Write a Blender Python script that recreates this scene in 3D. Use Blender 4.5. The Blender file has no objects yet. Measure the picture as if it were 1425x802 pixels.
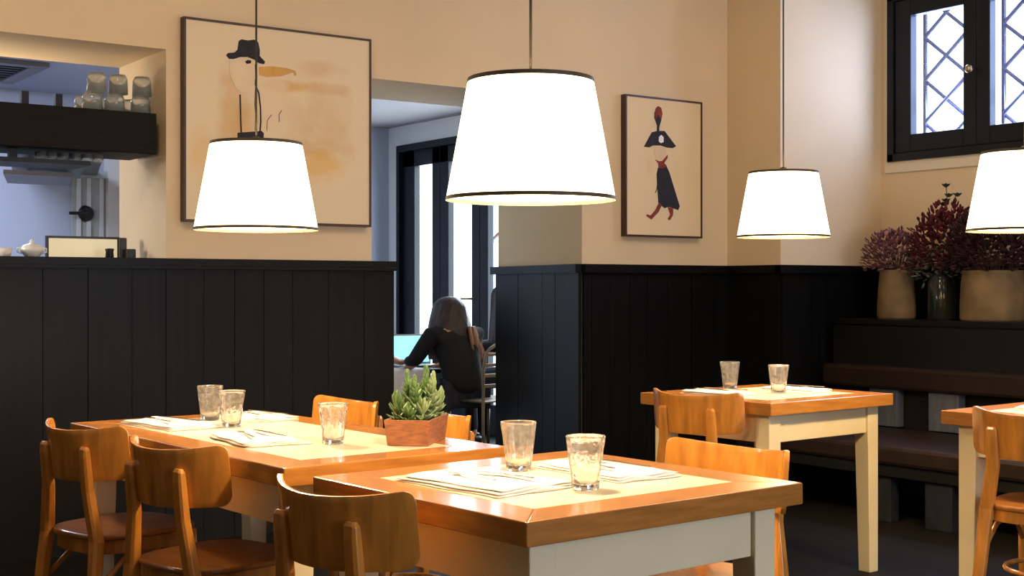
import bpy, bmesh, math, random
from mathutils import Vector, Matrix, Euler
random.seed(7)
PI = math.pi
C = bpy.context.scene.collection
S = bpy.context.scene

# ------------------------------------------------------------------ camera
EYE = 1.21
YAW = math.radians(35.5)
cs, sn = math.cos(YAW), math.sin(YAW)
cam_d = bpy.data.cameras.new('camera'); cam = bpy.data.objects.new('camera', cam_d); C.objects.link(cam)
cam.location = (0, 0, EYE); cam.rotation_euler = (PI/2, 0, -YAW)
cam_d.sensor_width = 36; cam_d.lens = 1850/1425*36; cam_d.clip_end = 200
S.camera = cam
def W(x, z):                       # metres right of and ahead of the photographer -> room X, Y
    return (cs*x + sn*z, -sn*x + cs*z)

# ------------------------------------------------------------------ exposure, sky, big lights
S.view_settings.view_transform = 'Standard'; S.view_settings.look = 'None'
S.view_settings.exposure = 0.0; S.view_settings.gamma = 1.0; S.view_settings.use_curve_mapping = False
wd = bpy.data.worlds.new('sky'); S.world = wd; wd.use_nodes = True
bg = wd.node_tree.nodes['Background']; bg.inputs[0].default_value = (.72, .86, 1, 1); bg.inputs[1].default_value = 3.5

def area(name, loc, target, sx, sy, power, col, portal=False):
    l = bpy.data.lights.new(name, 'AREA'); l.shape = 'RECTANGLE'; l.size = sx; l.size_y = sy; l.energy = power; l.color = col
    if portal: l.cycles.is_portal = True
    o = bpy.data.objects.new(name, l); C.objects.link(o); o.location = loc
    o.rotation_euler = (Vector(target)-Vector(loc)).to_track_quat('-Z', 'Y').to_euler(); return o
DAY = (.93, .87, 1); WARM = (1, .74, .46)
# daylight through the street windows in the wall behind the photographer
area('street_window_daylight', (3.5, -3.0, 1.5), (2.9, 2.6, .0), 3.1, 2.3, 88, DAY)
# warm downlights of the dining room ceiling
for i, (x, y) in enumerate(((1.0, 3.9), (4.4, 3.0), (2.2, 1.0), (5.3, 4.2))):
    area('ceiling_downlight', (x, y, 3.42), (x, y, 0), .5, .5, (36, 36, 10, 5)[i], WARM)
# cool light of the kitchen and daylight at the french doors of the front room
area('kitchen_light', (1.6, 8.3, 2.55), (1.6, 8.6, 0), 1.0, .5, 55, (.72, .80, 1))
area('kitchen_light', (-.3, 8.0, 2.55), (.0, 8.6, 0), 1.0, .5, 45, (.72, .80, 1))
area('door_daylight', (6.34, 9.2, 1.5), (4, 9.2, 1.3), 2.6, 2.2, 190, (.75, .88, 1))
area('pass_jamb_fill', (.1, 6.62, 1.75), (2.3, 6.5, 1.7), .3, .5, 21, (1, .88, .74))  # added fill with no visible fixture, brightens the jamb of the pass
area('pass_soffit_fill', (1.2, 6.95, 2.0), (1.2, 6.7, 2.6), 1.6, .15, 7, WARM)  # added warm fill, no real fitting, lifts the soffit over the pass
area('window_portal', (7.12, 4.9, 2.55), (5, 4.9, 2.3), 1.1, .9, 56, (.42, .55, 1))

# ------------------------------------------------------------------ materials
def mat(name, col, rough=.5, metal=0, coat=0, spec=.5, bump=None, var=None, trans=0, ior=1.45, emis=None, estr=0, sss=0):
    m = bpy.data.materials.new(name); m.use_nodes = True; nt = m.node_tree; b = nt.nodes['Principled BSDF']
    b.inputs['Base Color'].default_value = (*col, 1); b.inputs['Roughness'].default_value = rough
    b.inputs['Metallic'].default_value = metal; b.inputs['Coat Weight'].default_value = coat
    b.inputs['Coat Roughness'].default_value = .12
    b.inputs['Specular IOR Level'].default_value = spec; b.inputs['Transmission Weight'].default_value = trans
    b.inputs['IOR'].default_value = ior
    if emis: b.inputs['Emission Color'].default_value = (*emis, 1); b.inputs['Emission Strength'].default_value = estr
    if var:                                    # (scale, amount, stretch)
        tc = nt.nodes.new('ShaderNodeTexCoord'); mp = nt.nodes.new('ShaderNodeMapping'); mp.inputs['Scale'].default_value = var[2]
        n = nt.nodes.new('ShaderNodeTexNoise'); n.inputs['Scale'].default_value = var[0]; n.inputs['Detail'].default_value = 6
        r = nt.nodes.new('ShaderNodeMapRange'); r.inputs[1].default_value = .3; r.inputs[2].default_value = .7
        r.inputs[3].default_value = 1-var[1]; r.inputs[4].default_value = 1+var[1]
        mx = nt.nodes.new('ShaderNodeVectorMath'); mx.operation = 'SCALE'; mx.inputs[0].default_value = col
        L = nt.links.new
        L(tc.outputs['Object'], mp.inputs[0]); L(mp.outputs[0], n.inputs[0]); L(n.outputs[0], r.inputs[0])
        L(r.outputs[0], mx.inputs['Scale']); L(mx.outputs[0], b.inputs['Base Color'])
        if bump:
            bp = nt.nodes.new('ShaderNodeBump'); bp.inputs['Strength'].default_value = bump; bp.inputs['Distance'].default_value = .01
            L(n.outputs[0], bp.inputs['Height']); L(bp.outputs[0], b.inputs['Normal'])
    return m
M = {}
M['plaster'] = mat('cream_plaster', (.73, .58, .37), .85, var=(1.3, .05, (1, 1, 1)), bump=.08)
M['trimplaster'] = mat('pale_cream_trim', (.76, .66, .50), .7)
M['whitewall'] = mat('white_plaster', (.70, .68, .66), .85, var=(1.5, .03, (1, 1, 1)))
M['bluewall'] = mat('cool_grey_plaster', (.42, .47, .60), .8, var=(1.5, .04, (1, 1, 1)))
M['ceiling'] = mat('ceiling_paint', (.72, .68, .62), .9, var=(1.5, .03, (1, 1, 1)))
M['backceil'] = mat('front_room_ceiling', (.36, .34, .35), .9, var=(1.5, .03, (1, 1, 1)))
M['floor'] = mat('dark_floor_boards', (.0045, .0040, .0036), .55, spec=.15, var=(5, .4, (8, .6, 1)))
M['panel'] = mat('black_painted_boards', (.0030, .0031, .0030), .42, spec=.19, var=(3, .45, (9, 1, .5)), bump=.12)
M['blackframe'] = mat('black_frame_paint', (.005, .006, .010), .45, spec=.3, var=(4, .2, (1, 1, 1)))
M['oak'] = mat('honey_oak', (.37, .150, .030), .26, coat=.5, var=(7, .22, (1, 9, 9)), bump=.05)
M['oaky'] = mat('honey_oak_crosswise', (.37, .150, .030), .26, coat=.5, var=(7, .22, (9, 1, 9)), bump=.05)
M['inlay'] = mat('pale_table_inlay', (.72, .62, .47), .34, coat=.3, var=(6, .05, (1, 1, 1)))
M['cream'] = mat('cream_table_paint', (.66, .58, .38), .5, var=(4, .06, (1, 1, 1)))
M['chair'] = mat('amber_chair_wood', (.47, .19, .030), .27, coat=.7, var=(5, .28, (6, 6, 1)), bump=.04)
M['seatw'] = mat('amber_seat_wood', (.30, .11, .02), .3, coat=.6, var=(5, .28, (1, 7, 1)), bump=.04)
M['darkwood'] = mat('dark_brown_wood', (.0075, .0055, .004), .6, spec=.15, var=(6, .3, (1, 1, 8)))
M['boxwood'] = mat('reddish_planter_wood', (.26, .10, .045), .55, var=(9, .35, (3, 3, 14)), bump=.2)
M['soil'] = mat('soil', (.03, .02, .014), .95, var=(40, .5, (1, 1, 1)), bump=.5)
M['leafg'] = mat('succulent_green', (.075, .15, .045), .45, var=(20, .25, (1, 1, 1)))
M['leafl'] = mat('pale_succulent_green', (.17, .25, .12), .45, var=(20, .2, (1, 1, 1)))
M['napkin'] = mat('white_cotton', (.85, .80, .74), .9, var=(60, .05, (1, 1, 1)), bump=.2)
M['steel'] = mat('cutlery_steel', (.55, .53, .50), .22, metal=1, var=(10, .1, (1, 1, 1)))
M['glass'] = mat('clear_tumbler_glass', (.97, .97, .96), .03, trans=1, ior=1.5)
M['bronze'] = mat('dark_bronze_band', (.06, .04, .02), .5, var=(20, .2, (1, 1, 1)))
M['cord'] = mat('black_cord', (.02, .018, .016), .6, var=(20, .2, (1, 1, 1)))
M['bulb'] = mat('lit_bulb', (1, 1, 1), .4, emis=(1, .86, .62), estr=18)
M['frame'] = mat('brown_picture_frame', (.055, .022, .012), .4, var=(6, .3, (3, 3, 3)))
M['ink'] = mat('black_ink', (.015, .013, .02), .7, var=(30, .4, (1, 1, 1)))
M['redink'] = mat('red_brown_ink', (.22, .03, .02), .7, var=(30, .4, (1, 1, 1)))
M['ocher'] = mat('ochre_ink', (.62, .36, .10), .8, var=(14, .15, (1, 1, 1)))
M['skinink'] = mat('pale_skin_wash', (.74, .56, .38), .8, var=(14, .06, (1, 1, 1)))
M['facewash'] = mat('pale_face_wash', (.76, .60, .41), .8, var=(9, .06, (1, 1, 1)))
M['white'] = mat('white_ceramic', (.85, .84, .82), .25, coat=.4, var=(5, .03, (1, 1, 1)))
M['blackplastic'] = mat('black_plastic', (.015, .013, .013), .4, var=(9, .2, (1, 1, 1)))
M['stone'] = mat('weathered_stoneware', (.20, .13, .058), .8, var=(6, .35, (1, 1, 1)), bump=.3)
M['darkglass'] = mat('smoky_green_glass', (.02, .025, .02), .12, coat=.3, var=(5, .2, (1, 1, 1)))
M['dusty'] = mat('dusty_purple_bloom', (.16, .055, .065), .8, var=(30, .45, (1, 1, 1)))
M['dustyl'] = mat('pale_mauve_bloom', (.36, .20, .19), .8, var=(30, .3, (1, 1, 1)))
M['crimson'] = mat('crimson_bloom', (.085, .004, .010), .85, var=(30, .5, (1, 1, 1)))
M['maroon'] = mat('shaded_maroon_bloom', (.030, .006, .007), .9, var=(30, .5, (1, 1, 1)))  # dark red blooms, colour lowered further for the shadow under the lamp
M['greyfoil'] = mat('grey_green_leaf', (.14, .16, .13), .7, var=(30, .3, (1, 1, 1)))
M['darkfoil'] = mat('dark_green_leaf', (.02, .035, .018), .6, var=(30, .3, (1, 1, 1)))
M['stem'] = mat('brown_stem', (.06, .04, .025), .8, var=(30, .3, (1, 1, 1)))
M['leather'] = mat('dark_brown_leather', (.012, .0065, .004), .5, spec=.25, var=(14, .25, (1, 1, 1)), bump=.15)
M['benchblack'] = mat('bench_black_paint', (.005, .005, .0048), .5, spec=.2, var=(5, .3, (1, 1, 1)))
M['benchgrey'] = mat('grey_painted_post', (.055, .062, .080), .5, var=(9, .3, (3, 3, 1)))
M['benchshaded'] = mat('shaded_grey_post', (.010, .011, .014), .6, spec=.2, var=(9, .3, (3, 3, 1)))  # same grey post, its colour darkened for the shade below the seat
M['hoodsteel'] = mat('brushed_grey_shelf', (.17, .17, .19), .4, metal=.4, var=(5, .1, (1, 9, 1)))
M['doorgrey'] = mat('grey_green_door_board', (.40, .43, .42), .6, var=(4, .08, (4, 4, 1)))
M['doorwhite'] = mat('pale_door_board', (.66, .68, .70), .6, var=(4, .05, (4, 4, 1)))
M['screen'] = mat('lit_laptop_screen', (.1, .1, .1), .3, emis=(.35, .85, 1), estr=1.3)
M['signface'] = mat('backlit_cream_panel', (.78, .70, .45), .5, var=(5, .12, (1, 1, 1)), emis=(1, .86, .55), estr=.35)
M['alu'] = mat('laptop_aluminium', (.35, .38, .42), .35, metal=.8, var=(9, .1, (1, 1, 1)))
M['cloth'] = mat('white_table_cloth', (.78, .78, .82), .9, var=(20, .05, (1, 1, 1)), bump=.2)
M['blackcloth'] = mat('black_knit', (.010, .009, .011), .9, var=(60, .3, (1, 1, 1)), bump=.2)
M['navycloth'] = mat('dark_blue_trousers', (.015, .018, .03), .9, var=(60, .3, (1, 1, 1)), bump=.2)
M['skin'] = mat('skin', (.55, .27, .18), .5, var=(12, .08, (1, 1, 1)))
M['hair'] = mat('dark_brown_hair', (.035, .018, .016), .42, var=(26, .5, (3, 3, .25)), bump=.5)
M['hairtip'] = mat('light_brown_hair_ends', (.33, .15, .08), .45, var=(26, .4, (3, 3, .25)), bump=.5)
M['iron'] = mat('bronze_chair_metal', (.22, .17, .12), .35, metal=.7, var=(9, .2, (1, 1, 1)))
M['brass'] = mat('aged_brass', (.45, .33, .18), .35, metal=.8, var=(9, .2, (1, 1, 1)))
M['redflag'] = mat('faded_red_cloth', (.62, .20, .14), .8, var=(9, .1, (1, 1, 1)))
M['grille'] = mat('blue_grey_iron', (.16, .18, .34), .6, var=(9, .2, (1, 1, 1)))

def shade_material():
    m = bpy.data.materials.new('lit_linen_shade'); m.use_nodes = True; nt = m.node_tree; b = nt.nodes['Principled BSDF']
    b.inputs['Base Color'].default_value = (.9, .82, .62, 1); b.inputs['Roughness'].default_value = .9
    tc = nt.nodes.new('ShaderNodeTexCoord'); mp = nt.nodes.new('ShaderNodeMapping'); mp.inputs['Scale'].default_value = (60, 60, 6)
    n = nt.nodes.new('ShaderNodeTexNoise'); n.inputs['Scale'].default_value = 3
    r = nt.nodes.new('ShaderNodeMapRange'); r.inputs[3].default_value = SHADE*.9; r.inputs[4].default_value = SHADE*1.1
    L = nt.links.new; L(tc.outputs['Object'], mp.inputs[0]); L(mp.outputs[0], n.inputs[0]); L(n.outputs[0], r.inputs[0])
    b.inputs['Emission Color'].default_value = (1, .78, .45, 1); L(r.outputs[0], b.inputs['Emission Strength'])
    return m
SHADE = 5.0
M['shade'] = shade_material()

def pane_material():
    m = bpy.data.materials.new('window_glass'); m.use_nodes = True; nt = m.node_tree
    nt.nodes.remove(nt.nodes['Principled BSDF']); out = nt.nodes['Material Output']
    t = nt.nodes.new('ShaderNodeBsdfTransparent'); g = nt.nodes.new('ShaderNodeBsdfGlossy'); g.inputs['Roughness'].default_value = .03
    mx = nt.nodes.new('ShaderNodeMixShader'); mx.inputs[0].default_value = .05; L = nt.links.new
    L(t.outputs[0], mx.inputs[1]); L(g.outputs[0], mx.inputs[2]); L(mx.outputs[0], out.inputs[0])
    return m
M['pane'] = pane_material()
def cloudy(name, k, col, rough, vs=60):
    m = mat(name, (.97, .98, .96), rough, trans=1, ior=1.45); nt = m.node_tree; L = nt.links.new
    b = nt.nodes['Principled BSDF']; out = nt.nodes['Material Output']
    d = nt.nodes.new('ShaderNodeBsdfDiffuse'); d.inputs[0].default_value = (*col, 1)
    t = nt.nodes.new('ShaderNodeBsdfTranslucent'); t.inputs[0].default_value = (*col, 1)
    a = nt.nodes.new('ShaderNodeMixShader'); a.inputs[0].default_value = .5; L(d.outputs[0], a.inputs[1]); L(t.outputs[0], a.inputs[2])
    tc = nt.nodes.new('ShaderNodeTexCoord'); n = nt.nodes.new('ShaderNodeTexVoronoi'); n.inputs['Scale'].default_value = vs; L(tc.outputs['Object'], n.inputs[0])
    r = nt.nodes.new('ShaderNodeMapRange'); r.inputs[1].default_value = 0; r.inputs[2].default_value = .6; r.inputs[3].default_value = k*1.5; r.inputs[4].default_value = k*.4; L(n.outputs[0], r.inputs[0])
    x = nt.nodes.new('ShaderNodeMixShader'); L(r.outputs[0], x.inputs[0]); L(b.outputs[0], x.inputs[1]); L(a.outputs[0], x.inputs[2]); L(x.outputs[0], out.inputs[0])
    bp = nt.nodes.new('ShaderNodeBump'); bp.inputs['Strength'].default_value = .35; bp.inputs['Distance'].default_value = .004; L(n.outputs[0], bp.inputs['Height']); L(bp.outputs[0], b.inputs['Normal'])
    return m
M['glass'] = cloudy('clear_cut_glass', .14, (.95, .93, .88), .04)
M['shelfglass'] = cloudy('clear_shelf_glass', .3, (.80, .86, .84), .08, 4)

# ------------------------------------------------------------------ mesh helpers
def obj(name, bm, m, parent=None, smooth=False, bevel=0, loc=None, rot=None):
    me = bpy.data.meshes.new(name); bmesh.ops.recalc_face_normals(bm, faces=bm.faces); bm.to_mesh(me); bm.free()
    me.materials.append(M[m] if isinstance(m, str) else m)
    if smooth: me.polygons.foreach_set('use_smooth', [True]*len(me.polygons))
    o = bpy.data.objects.new(name, me); C.objects.link(o)
    if parent: o.parent = parent
    if loc: o.location = loc
    if rot: o.rotation_euler = rot
    if bevel:
        b = o.modifiers.new('bevel', 'BEVEL'); b.width = bevel; b.segments = 2; b.limit_method = 'ANGLE'
    return o
def tag(o, label=None, cat=None, group=None, kind=None):
    if label: o['label'] = label
    if cat: o['category'] = cat
    if group: o['group'] = group
    if kind: o['kind'] = kind
    return o
def thing(name, label, cat, loc=(0, 0, 0), rz=0, group=None):
    o = bpy.data.objects.new(name, None); C.objects.link(o); o.location = loc; o.rotation_euler = (0, 0, rz); o.empty_display_size = .1
    return tag(o, label, cat, group)
def copy_tree(o, parent=None):
    c = o.copy(); C.objects.link(c)
    if parent: c.parent = parent
    for ch in kids.get(o.name, []) or [x for x in o.children]: copy_tree(ch, c)
    return c
kids = {}
def box(bm, x0, x1, y0, y1, z0, z1, mtx=None):
    vs = [bm.verts.new(mtx @ Vector(p) if mtx else p) for p in
          ((x0, y0, z0), (x1, y0, z0), (x1, y1, z0), (x0, y1, z0), (x0, y0, z1), (x1, y0, z1), (x1, y1, z1), (x0, y1, z1))]
    for f in ((0, 3, 2, 1), (4, 5, 6, 7), (0, 1, 5, 4), (1, 2, 6, 5), (2, 3, 7, 6), (3, 0, 4, 7)):
        bm.faces.new([vs[i] for i in f])
    return bm
def BX(*a): return box(bmesh.new(), *a)
def tube(bm, pts, r, n=8, cap=True, square=False):
    pts = [Vector(p) for p in pts]; rs = r if isinstance(r, (list, tuple)) else [r]*len(pts)
    rings = []; prev = None
    for i, p in enumerate(pts):
        t = (pts[min(i+1, len(pts)-1)]-pts[max(i-1, 0)]).normalized()
        if prev is None: u = t.orthogonal().normalized() if abs(t.z) < .95 else (Vector((1, 0, 0))-t*t.x).normalized()
        else: u = (prev-t*prev.dot(t)).normalized()
        prev = u; v = t.cross(u)
        rings.append([bm.verts.new(p+(u*math.cos(a)+v*math.sin(a))*rs[i]) for a in [2*PI*(k+(.5 if square else 0))/n for k in range(n)]])
    for a, b in zip(rings, rings[1:]):
        for k in range(n): bm.faces.new((a[k], a[(k+1) % n], b[(k+1) % n], b[k]))
    if cap: bm.faces.new(rings[0][::-1]); bm.faces.new(rings[-1])
    return bm
def lathe(bm, prof, n=32, closed=False, cx=0, cy=0, cz=0, facets=0, famp=0):
    rings = []
    for r, z in prof:
        ring = []
        for k in range(n):
            a = 2*PI*k/n; rr = r*(1+famp*abs(math.cos(facets*a/2))) if facets and r > .02 else r
            ring.append(bm.verts.new((cx+rr*math.cos(a), cy+rr*math.sin(a), cz+z)))
        rings.append(ring)
    prs = list(zip(rings, rings[1:])) + ([(rings[-1], rings[0])] if closed else [])
    for a, b in prs:
        for k in range(n): bm.faces.new((a[k], a[(k+1) % n], b[(k+1) % n], b[k]))
    if not closed:
        bm.faces.new(rings[0][::-1]); bm.faces.new(rings[-1])
    return bm
def prism(bm, poly, z0, z1, mtx=None):
    lo = [bm.verts.new((mtx or Matrix()) @ Vector((x, y, z0))) for x, y in poly]
    hi = [bm.verts.new((mtx or Matrix()) @ Vector((x, y, z1))) for x, y in poly]
    bm.faces.new(lo[::-1]); bm.faces.new(hi); n = len(poly)
    for i in range(n): bm.faces.new((lo[i], lo[(i+1) % n], hi[(i+1) % n], hi[i]))
    return bm
def struct(name, bm, m, **k): return tag(obj(name, bm, m, **k), kind='structure')

# ------------------------------------------------------------------ room
YB = 6.07; YT = 6.72; XR = 6.94; CH = 3.5; WZ = 1.35; XK = 2.32; XP0 = 3.43; XP1 = 4.83; SOF = 2.34
XL = -3.2; YF = -3.1
struct('floor', BX(XL-.2, XR+.3, YF-.2, 11.0, -.1, 0), 'floor')
b = BX(XL-.2, XR+.3, YF-.2, YT, CH, CH+.1); struct('ceiling', b, 'ceiling')
# back wall: one mesh around the kitchen pass and the passage
b = bmesh.new()
box(b, XL-.2, XK, YB, YT, 0, 1.33)                    # under the kitchen pass
box(b, XL-.2, XK, YB, YT, SOF, CH); box(b, XP0, XP1, YB, YT, 2.305, CH)    # above both openings
box(b, XK, XP0, YB, YT, 0, CH)                       # between the openings
prism(b, [(XP1, YB), (6.006, YB), (6.006, 7.25), (5.06, 7.25)], 0, CH); prism(b, [(XP1, YB), (5.06, 7.25), (XP1, 7.25)], 2.305, CH)
struct('wall_back', b, 'plaster')
# projecting pier right of the small picture
struct('wall_pier', BX(6.006, XR, 5.617, YT, 0, CH), 'plaster')
# right wall with window opening
wy0, wy1, wz0, wz1 = 4.24, 5.548, 2.018, 3.09
b = bmesh.new()
box(b, XR, XR+.28, YF, wy0, 0, CH); box(b, XR, XR+.28, wy1, YT, 0, CH)
box(b, XR, XR+.28, wy0, wy1, 0, wz0); box(b, XR, XR+.28, wy0, wy1, wz1, CH)
struct('wall_right', b, 'plaster')
struct('wall_left', BX(XL-.2, XL, YF, YB, 0, CH), 'plaster')
b = bmesh.new(); box(b, XL, 1.9, YF-.2, YF, 0, CH); box(b, 5.1, XR, YF-.2, YF, 0, CH); box(b, 1.9, 5.1, YF-.2, YF, 0, .3); box(b, 1.9, 5.1, YF-.2, YF, 2.7, CH)
struct('wall_front', b, 'plaster')

# black boarded wainscot
def boards(x0, x1, step, place, z1=WZ-.05):
    b = bmesh.new(); x = x0
    while x < x1-1e-4:
        w = min(step*random.uniform(.8, 1.25), x1-x)
        if x1-x-w < .05: w = x1-x
        box(b, x+.0015, x+w-.0015, 0, .018+random.uniform(0, .003), 0.0, z1, place); x += w
    box(b, x0, x1, -.001, .012, 0, z1, place)
    return b
def place(x, y, ang): return Matrix.Translation((x, y, 0)) @ Matrix.Rotation(ang, 4, 'Z')
XE = 3.555
b = boards(0, XE-XL, .19, place(XE, YB-.001, PI)); struct('trim_1', b, 'panel')
b = BX(XL, XE+.005, YB-.05, YB, WZ-.05, WZ-.035); box(b, XL, XE+.012, YB-.045, YB, WZ-.034, WZ)
box(b, XL, XK-.002, YB, YT-.02, 1.33, WZ); struct('trim_2', b, 'panel')
# free end of the panelling where it passes the plaster corner
b = BX(XP0, XE-.02, YB-.0, YB+.06, 0, WZ-.02); struct('trim_3', b, 'panel')
b = BX(XE-.018, XE-.004, YB-.018, YB+.05, .02, WZ-.05); struct('trim_4', b, 'doorgrey')  # pale strip stands in for light catching the black panelling's end edge
b = boards(0, 6.006-XP1, .17, place(6.006, YB-.001, PI)); box(b, XP1-.01, 6.006, YB-.045, YB, WZ-.05, WZ); struct('trim_5', b, 'panel')
d = Vector((5.06-XP1, 7.25-YB)); aj = math.atan2(d.y, d.x)
pl = place(XP1-.001, YB+.002, aj); b = boards(0, d.length, .17, pl); box(b, -.01, d.length+.03, -.001, .045, WZ-.05, WZ, pl); struct('trim_6', b, 'panel')
pl = place(6.005, YB, -PI/2); b = boards(0, YB-5.617, .16, place(6.005, 5.617, PI/2)); box(b, 5.96, 6.006, 5.575, YB, WZ-.05, WZ); struct('trim_7', b, 'panel')
b = boards(0, XR-6.006, .17, place(XR, 5.616, PI)); box(b, 5.96, XR, 5.572, 5.617, WZ-.05, WZ); struct('trim_8', b, 'panel')
b = boards(0, 5.6-YF, .18, place(XR-.001, YF, PI/2)); box(b, XR-.045, XR, YF, 5.58, WZ-.05, WZ); struct('trim_9', b, 'panel')

# kitchen behind the pass
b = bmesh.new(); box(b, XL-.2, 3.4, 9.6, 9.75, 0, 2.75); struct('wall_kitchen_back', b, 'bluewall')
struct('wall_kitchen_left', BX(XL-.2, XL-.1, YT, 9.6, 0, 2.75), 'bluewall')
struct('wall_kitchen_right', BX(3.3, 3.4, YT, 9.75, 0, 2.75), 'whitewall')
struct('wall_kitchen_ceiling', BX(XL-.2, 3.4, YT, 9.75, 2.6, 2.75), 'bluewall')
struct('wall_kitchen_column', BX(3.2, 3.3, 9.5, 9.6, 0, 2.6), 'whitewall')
# front room behind the passage
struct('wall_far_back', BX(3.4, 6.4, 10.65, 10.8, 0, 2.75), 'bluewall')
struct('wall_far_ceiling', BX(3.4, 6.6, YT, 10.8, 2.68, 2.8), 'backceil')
dy0, dy1, dz1 = 7.85, 10.45, 2.5
b = bmesh.new(); box(b, 6.2, 6.4, YT, dy0, 0, 2.7); box(b, 6.2, 6.4, dy1, 10.65, 0, 2.7); box(b, 6.2, 6.4, dy0, dy1, dz1, 2.7)
struct('wall_far_right', b, 'whitewall')

# french doors: three glazed leaves
def door_leaf(name, y0, y1, wide0, wide1, label=None):
    b = bmesh.new(); x0, x1 = 6.20, 6.26
    box(b, x0, x1, y0, y0+wide0, .0, dz1-.06); box(b, x0, x1, y1-wide1, y1, .0, dz1-.06)
    box(b, x0, x1, y0, y1, dz1-.20, dz1-.06); box(b, x0, x1, y0, y1, 0, .25)
    o = struct(name, b, 'blackframe', bevel=.004)
    p = obj('pane', BX(6.225, 6.232, y0+wide0-.01, y1-wide1+.01, .24, dz1-.19), 'pane', o)
    return o
yp = lambda px, X=6.2: (lambda r: X/(cs*r+sn)*(cs-sn*r))((px-712)/1850)
e = [yp(q) for q in (543, 576, 601, 623, 656, 678, 711)]
b = bmesh.new(); box(b, 6.16, 6.30, dy0, dy1, dz1-.06, dz1); box(b, 6.16, 6.30, dy1-.05, dy1, 0, dz1-.06); box(b, 6.16, 6.30, dy0, dy0+.05, 0, dz1-.06)
struct('trim_10', b, 'blackframe')
mid1 = (e[2]+e[3])/2; mid2 = (e[4]+e[5])/2
door_leaf('door_1', mid1+.003, dy1-.052, e[2]-mid1, dy1-.052-e[1])
d2 = door_leaf('door_2', mid2+.003, mid1-.003, e[4]-mid2, mid1-e[3])
obj('handle', tube(bmesh.new(), [(6.20, mid2+.1, 1.12), (6.15, mid2+.1, 1.12), (6.15, mid2+.2, 1.12)], .01), 'brass', d2)
door_leaf('door_3', dy0+.053, mid2-.003, .1, mid2-e[5])

# leaded window in the right wall
b = bmesh.new()
p = [4.41, 4.802, 4.987, 5.375]; pz0, pz1 = 2.182, 2.935; x0, x1 = XR-.03, XR+.10
box(b, x0, x1, wy0, wy1, wz0, wz0+.05); box(b, x0, x1, wy0, wy1, wz1-.05, wz1); box(b, x0, x1, wy0, wy0+.05, wz0, wz1); box(b, x0, x1, wy1-.05, wy1, wz0, wz1)
wn = struct('window_1', b, 'blackframe', bevel=.004)
for a0, a1, s0, s1 in ((4.292, 4.893, p[0], p[1]), (4.897, 5.497, p[2], p[3])):
    b = bmesh.new(); xs0, xs1 = XR-.015, XR+.05
    box(b, xs0, xs1, a0, s0, wz0+.052, wz1-.052); box(b, xs0, xs1, s1, a1, wz0+.052, wz1-.052)
    box(b, xs0, xs1, s0, s1, wz0+.052, pz0); box(b, xs0, xs1, s0, s1, pz1, wz1-.052)
    sh = obj('window_sash', b, 'blackframe', wn, bevel=.006)
    obj('pane', BX(XR+.01, XR+.016, s0-.01, s1+.01, pz0-.01, pz1+.01), 'pane', sh)
    b = bmesh.new(); yc0, yc1, zc0, zc1 = s0-.05, s1+.05, pz0-.05, pz1+.05
    for k in range(-8, 12):            # diagonal leading
        for sg in (1, -1):
            pts = []
            c = zc0 + k*.275*1.0
            for y in (yc0, yc1):
                pts.append((y, c + sg*(y-yc0)*.84))
            (ya, za), (yb, zb) = pts
            def clip(y, z):
                z2 = min(max(z, zc0), zc1); return (yc0 + (z2-c)/(sg*.84), z2)
            qa, qb = clip(ya, za), clip(yb, zb)
            if abs(qa[1]-qb[1]) < .03: continue
            tube(b, [(XR+.20+.007*sg, qa[0], qa[1]), (XR+.20+.007*sg, qb[0], qb[1])], .012, 6)
    box(b, XR+.19, XR+.21, yc0-.01, yc0+.01, zc0, zc1); box(b, XR+.19, XR+.21, yc1-.01, yc1+.01, zc0, zc1)
    obj('lattice', b, 'grille', wn)
b = lathe(bmesh.new(), [(.012, 0), (.014, .01), (.010, .03), (.022, .035), (.026, .05), (.018, .062), (.004, .066)], 16)
obj('window_knob', b, 'brass', wn, smooth=True, loc=(XR-.016, 4.915, 2.53), rot=(0, -PI/2, 0))
b = bmesh.new(); t = .07
box(b, XR-.012, XR, wy0-t, wy1+.03, wz0-t, wz0); box(b, XR-.012, XR, wy0-t, wy0, wz0, wz1+t); box(b, XR-.012, XR, wy1, wy1+.03, wz0, wz1+t); box(b, XR-.012, XR, wy0-t, wy1+.03, wz1, wz1+t)
struct('trim_11', b, 'trimplaster')

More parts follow.
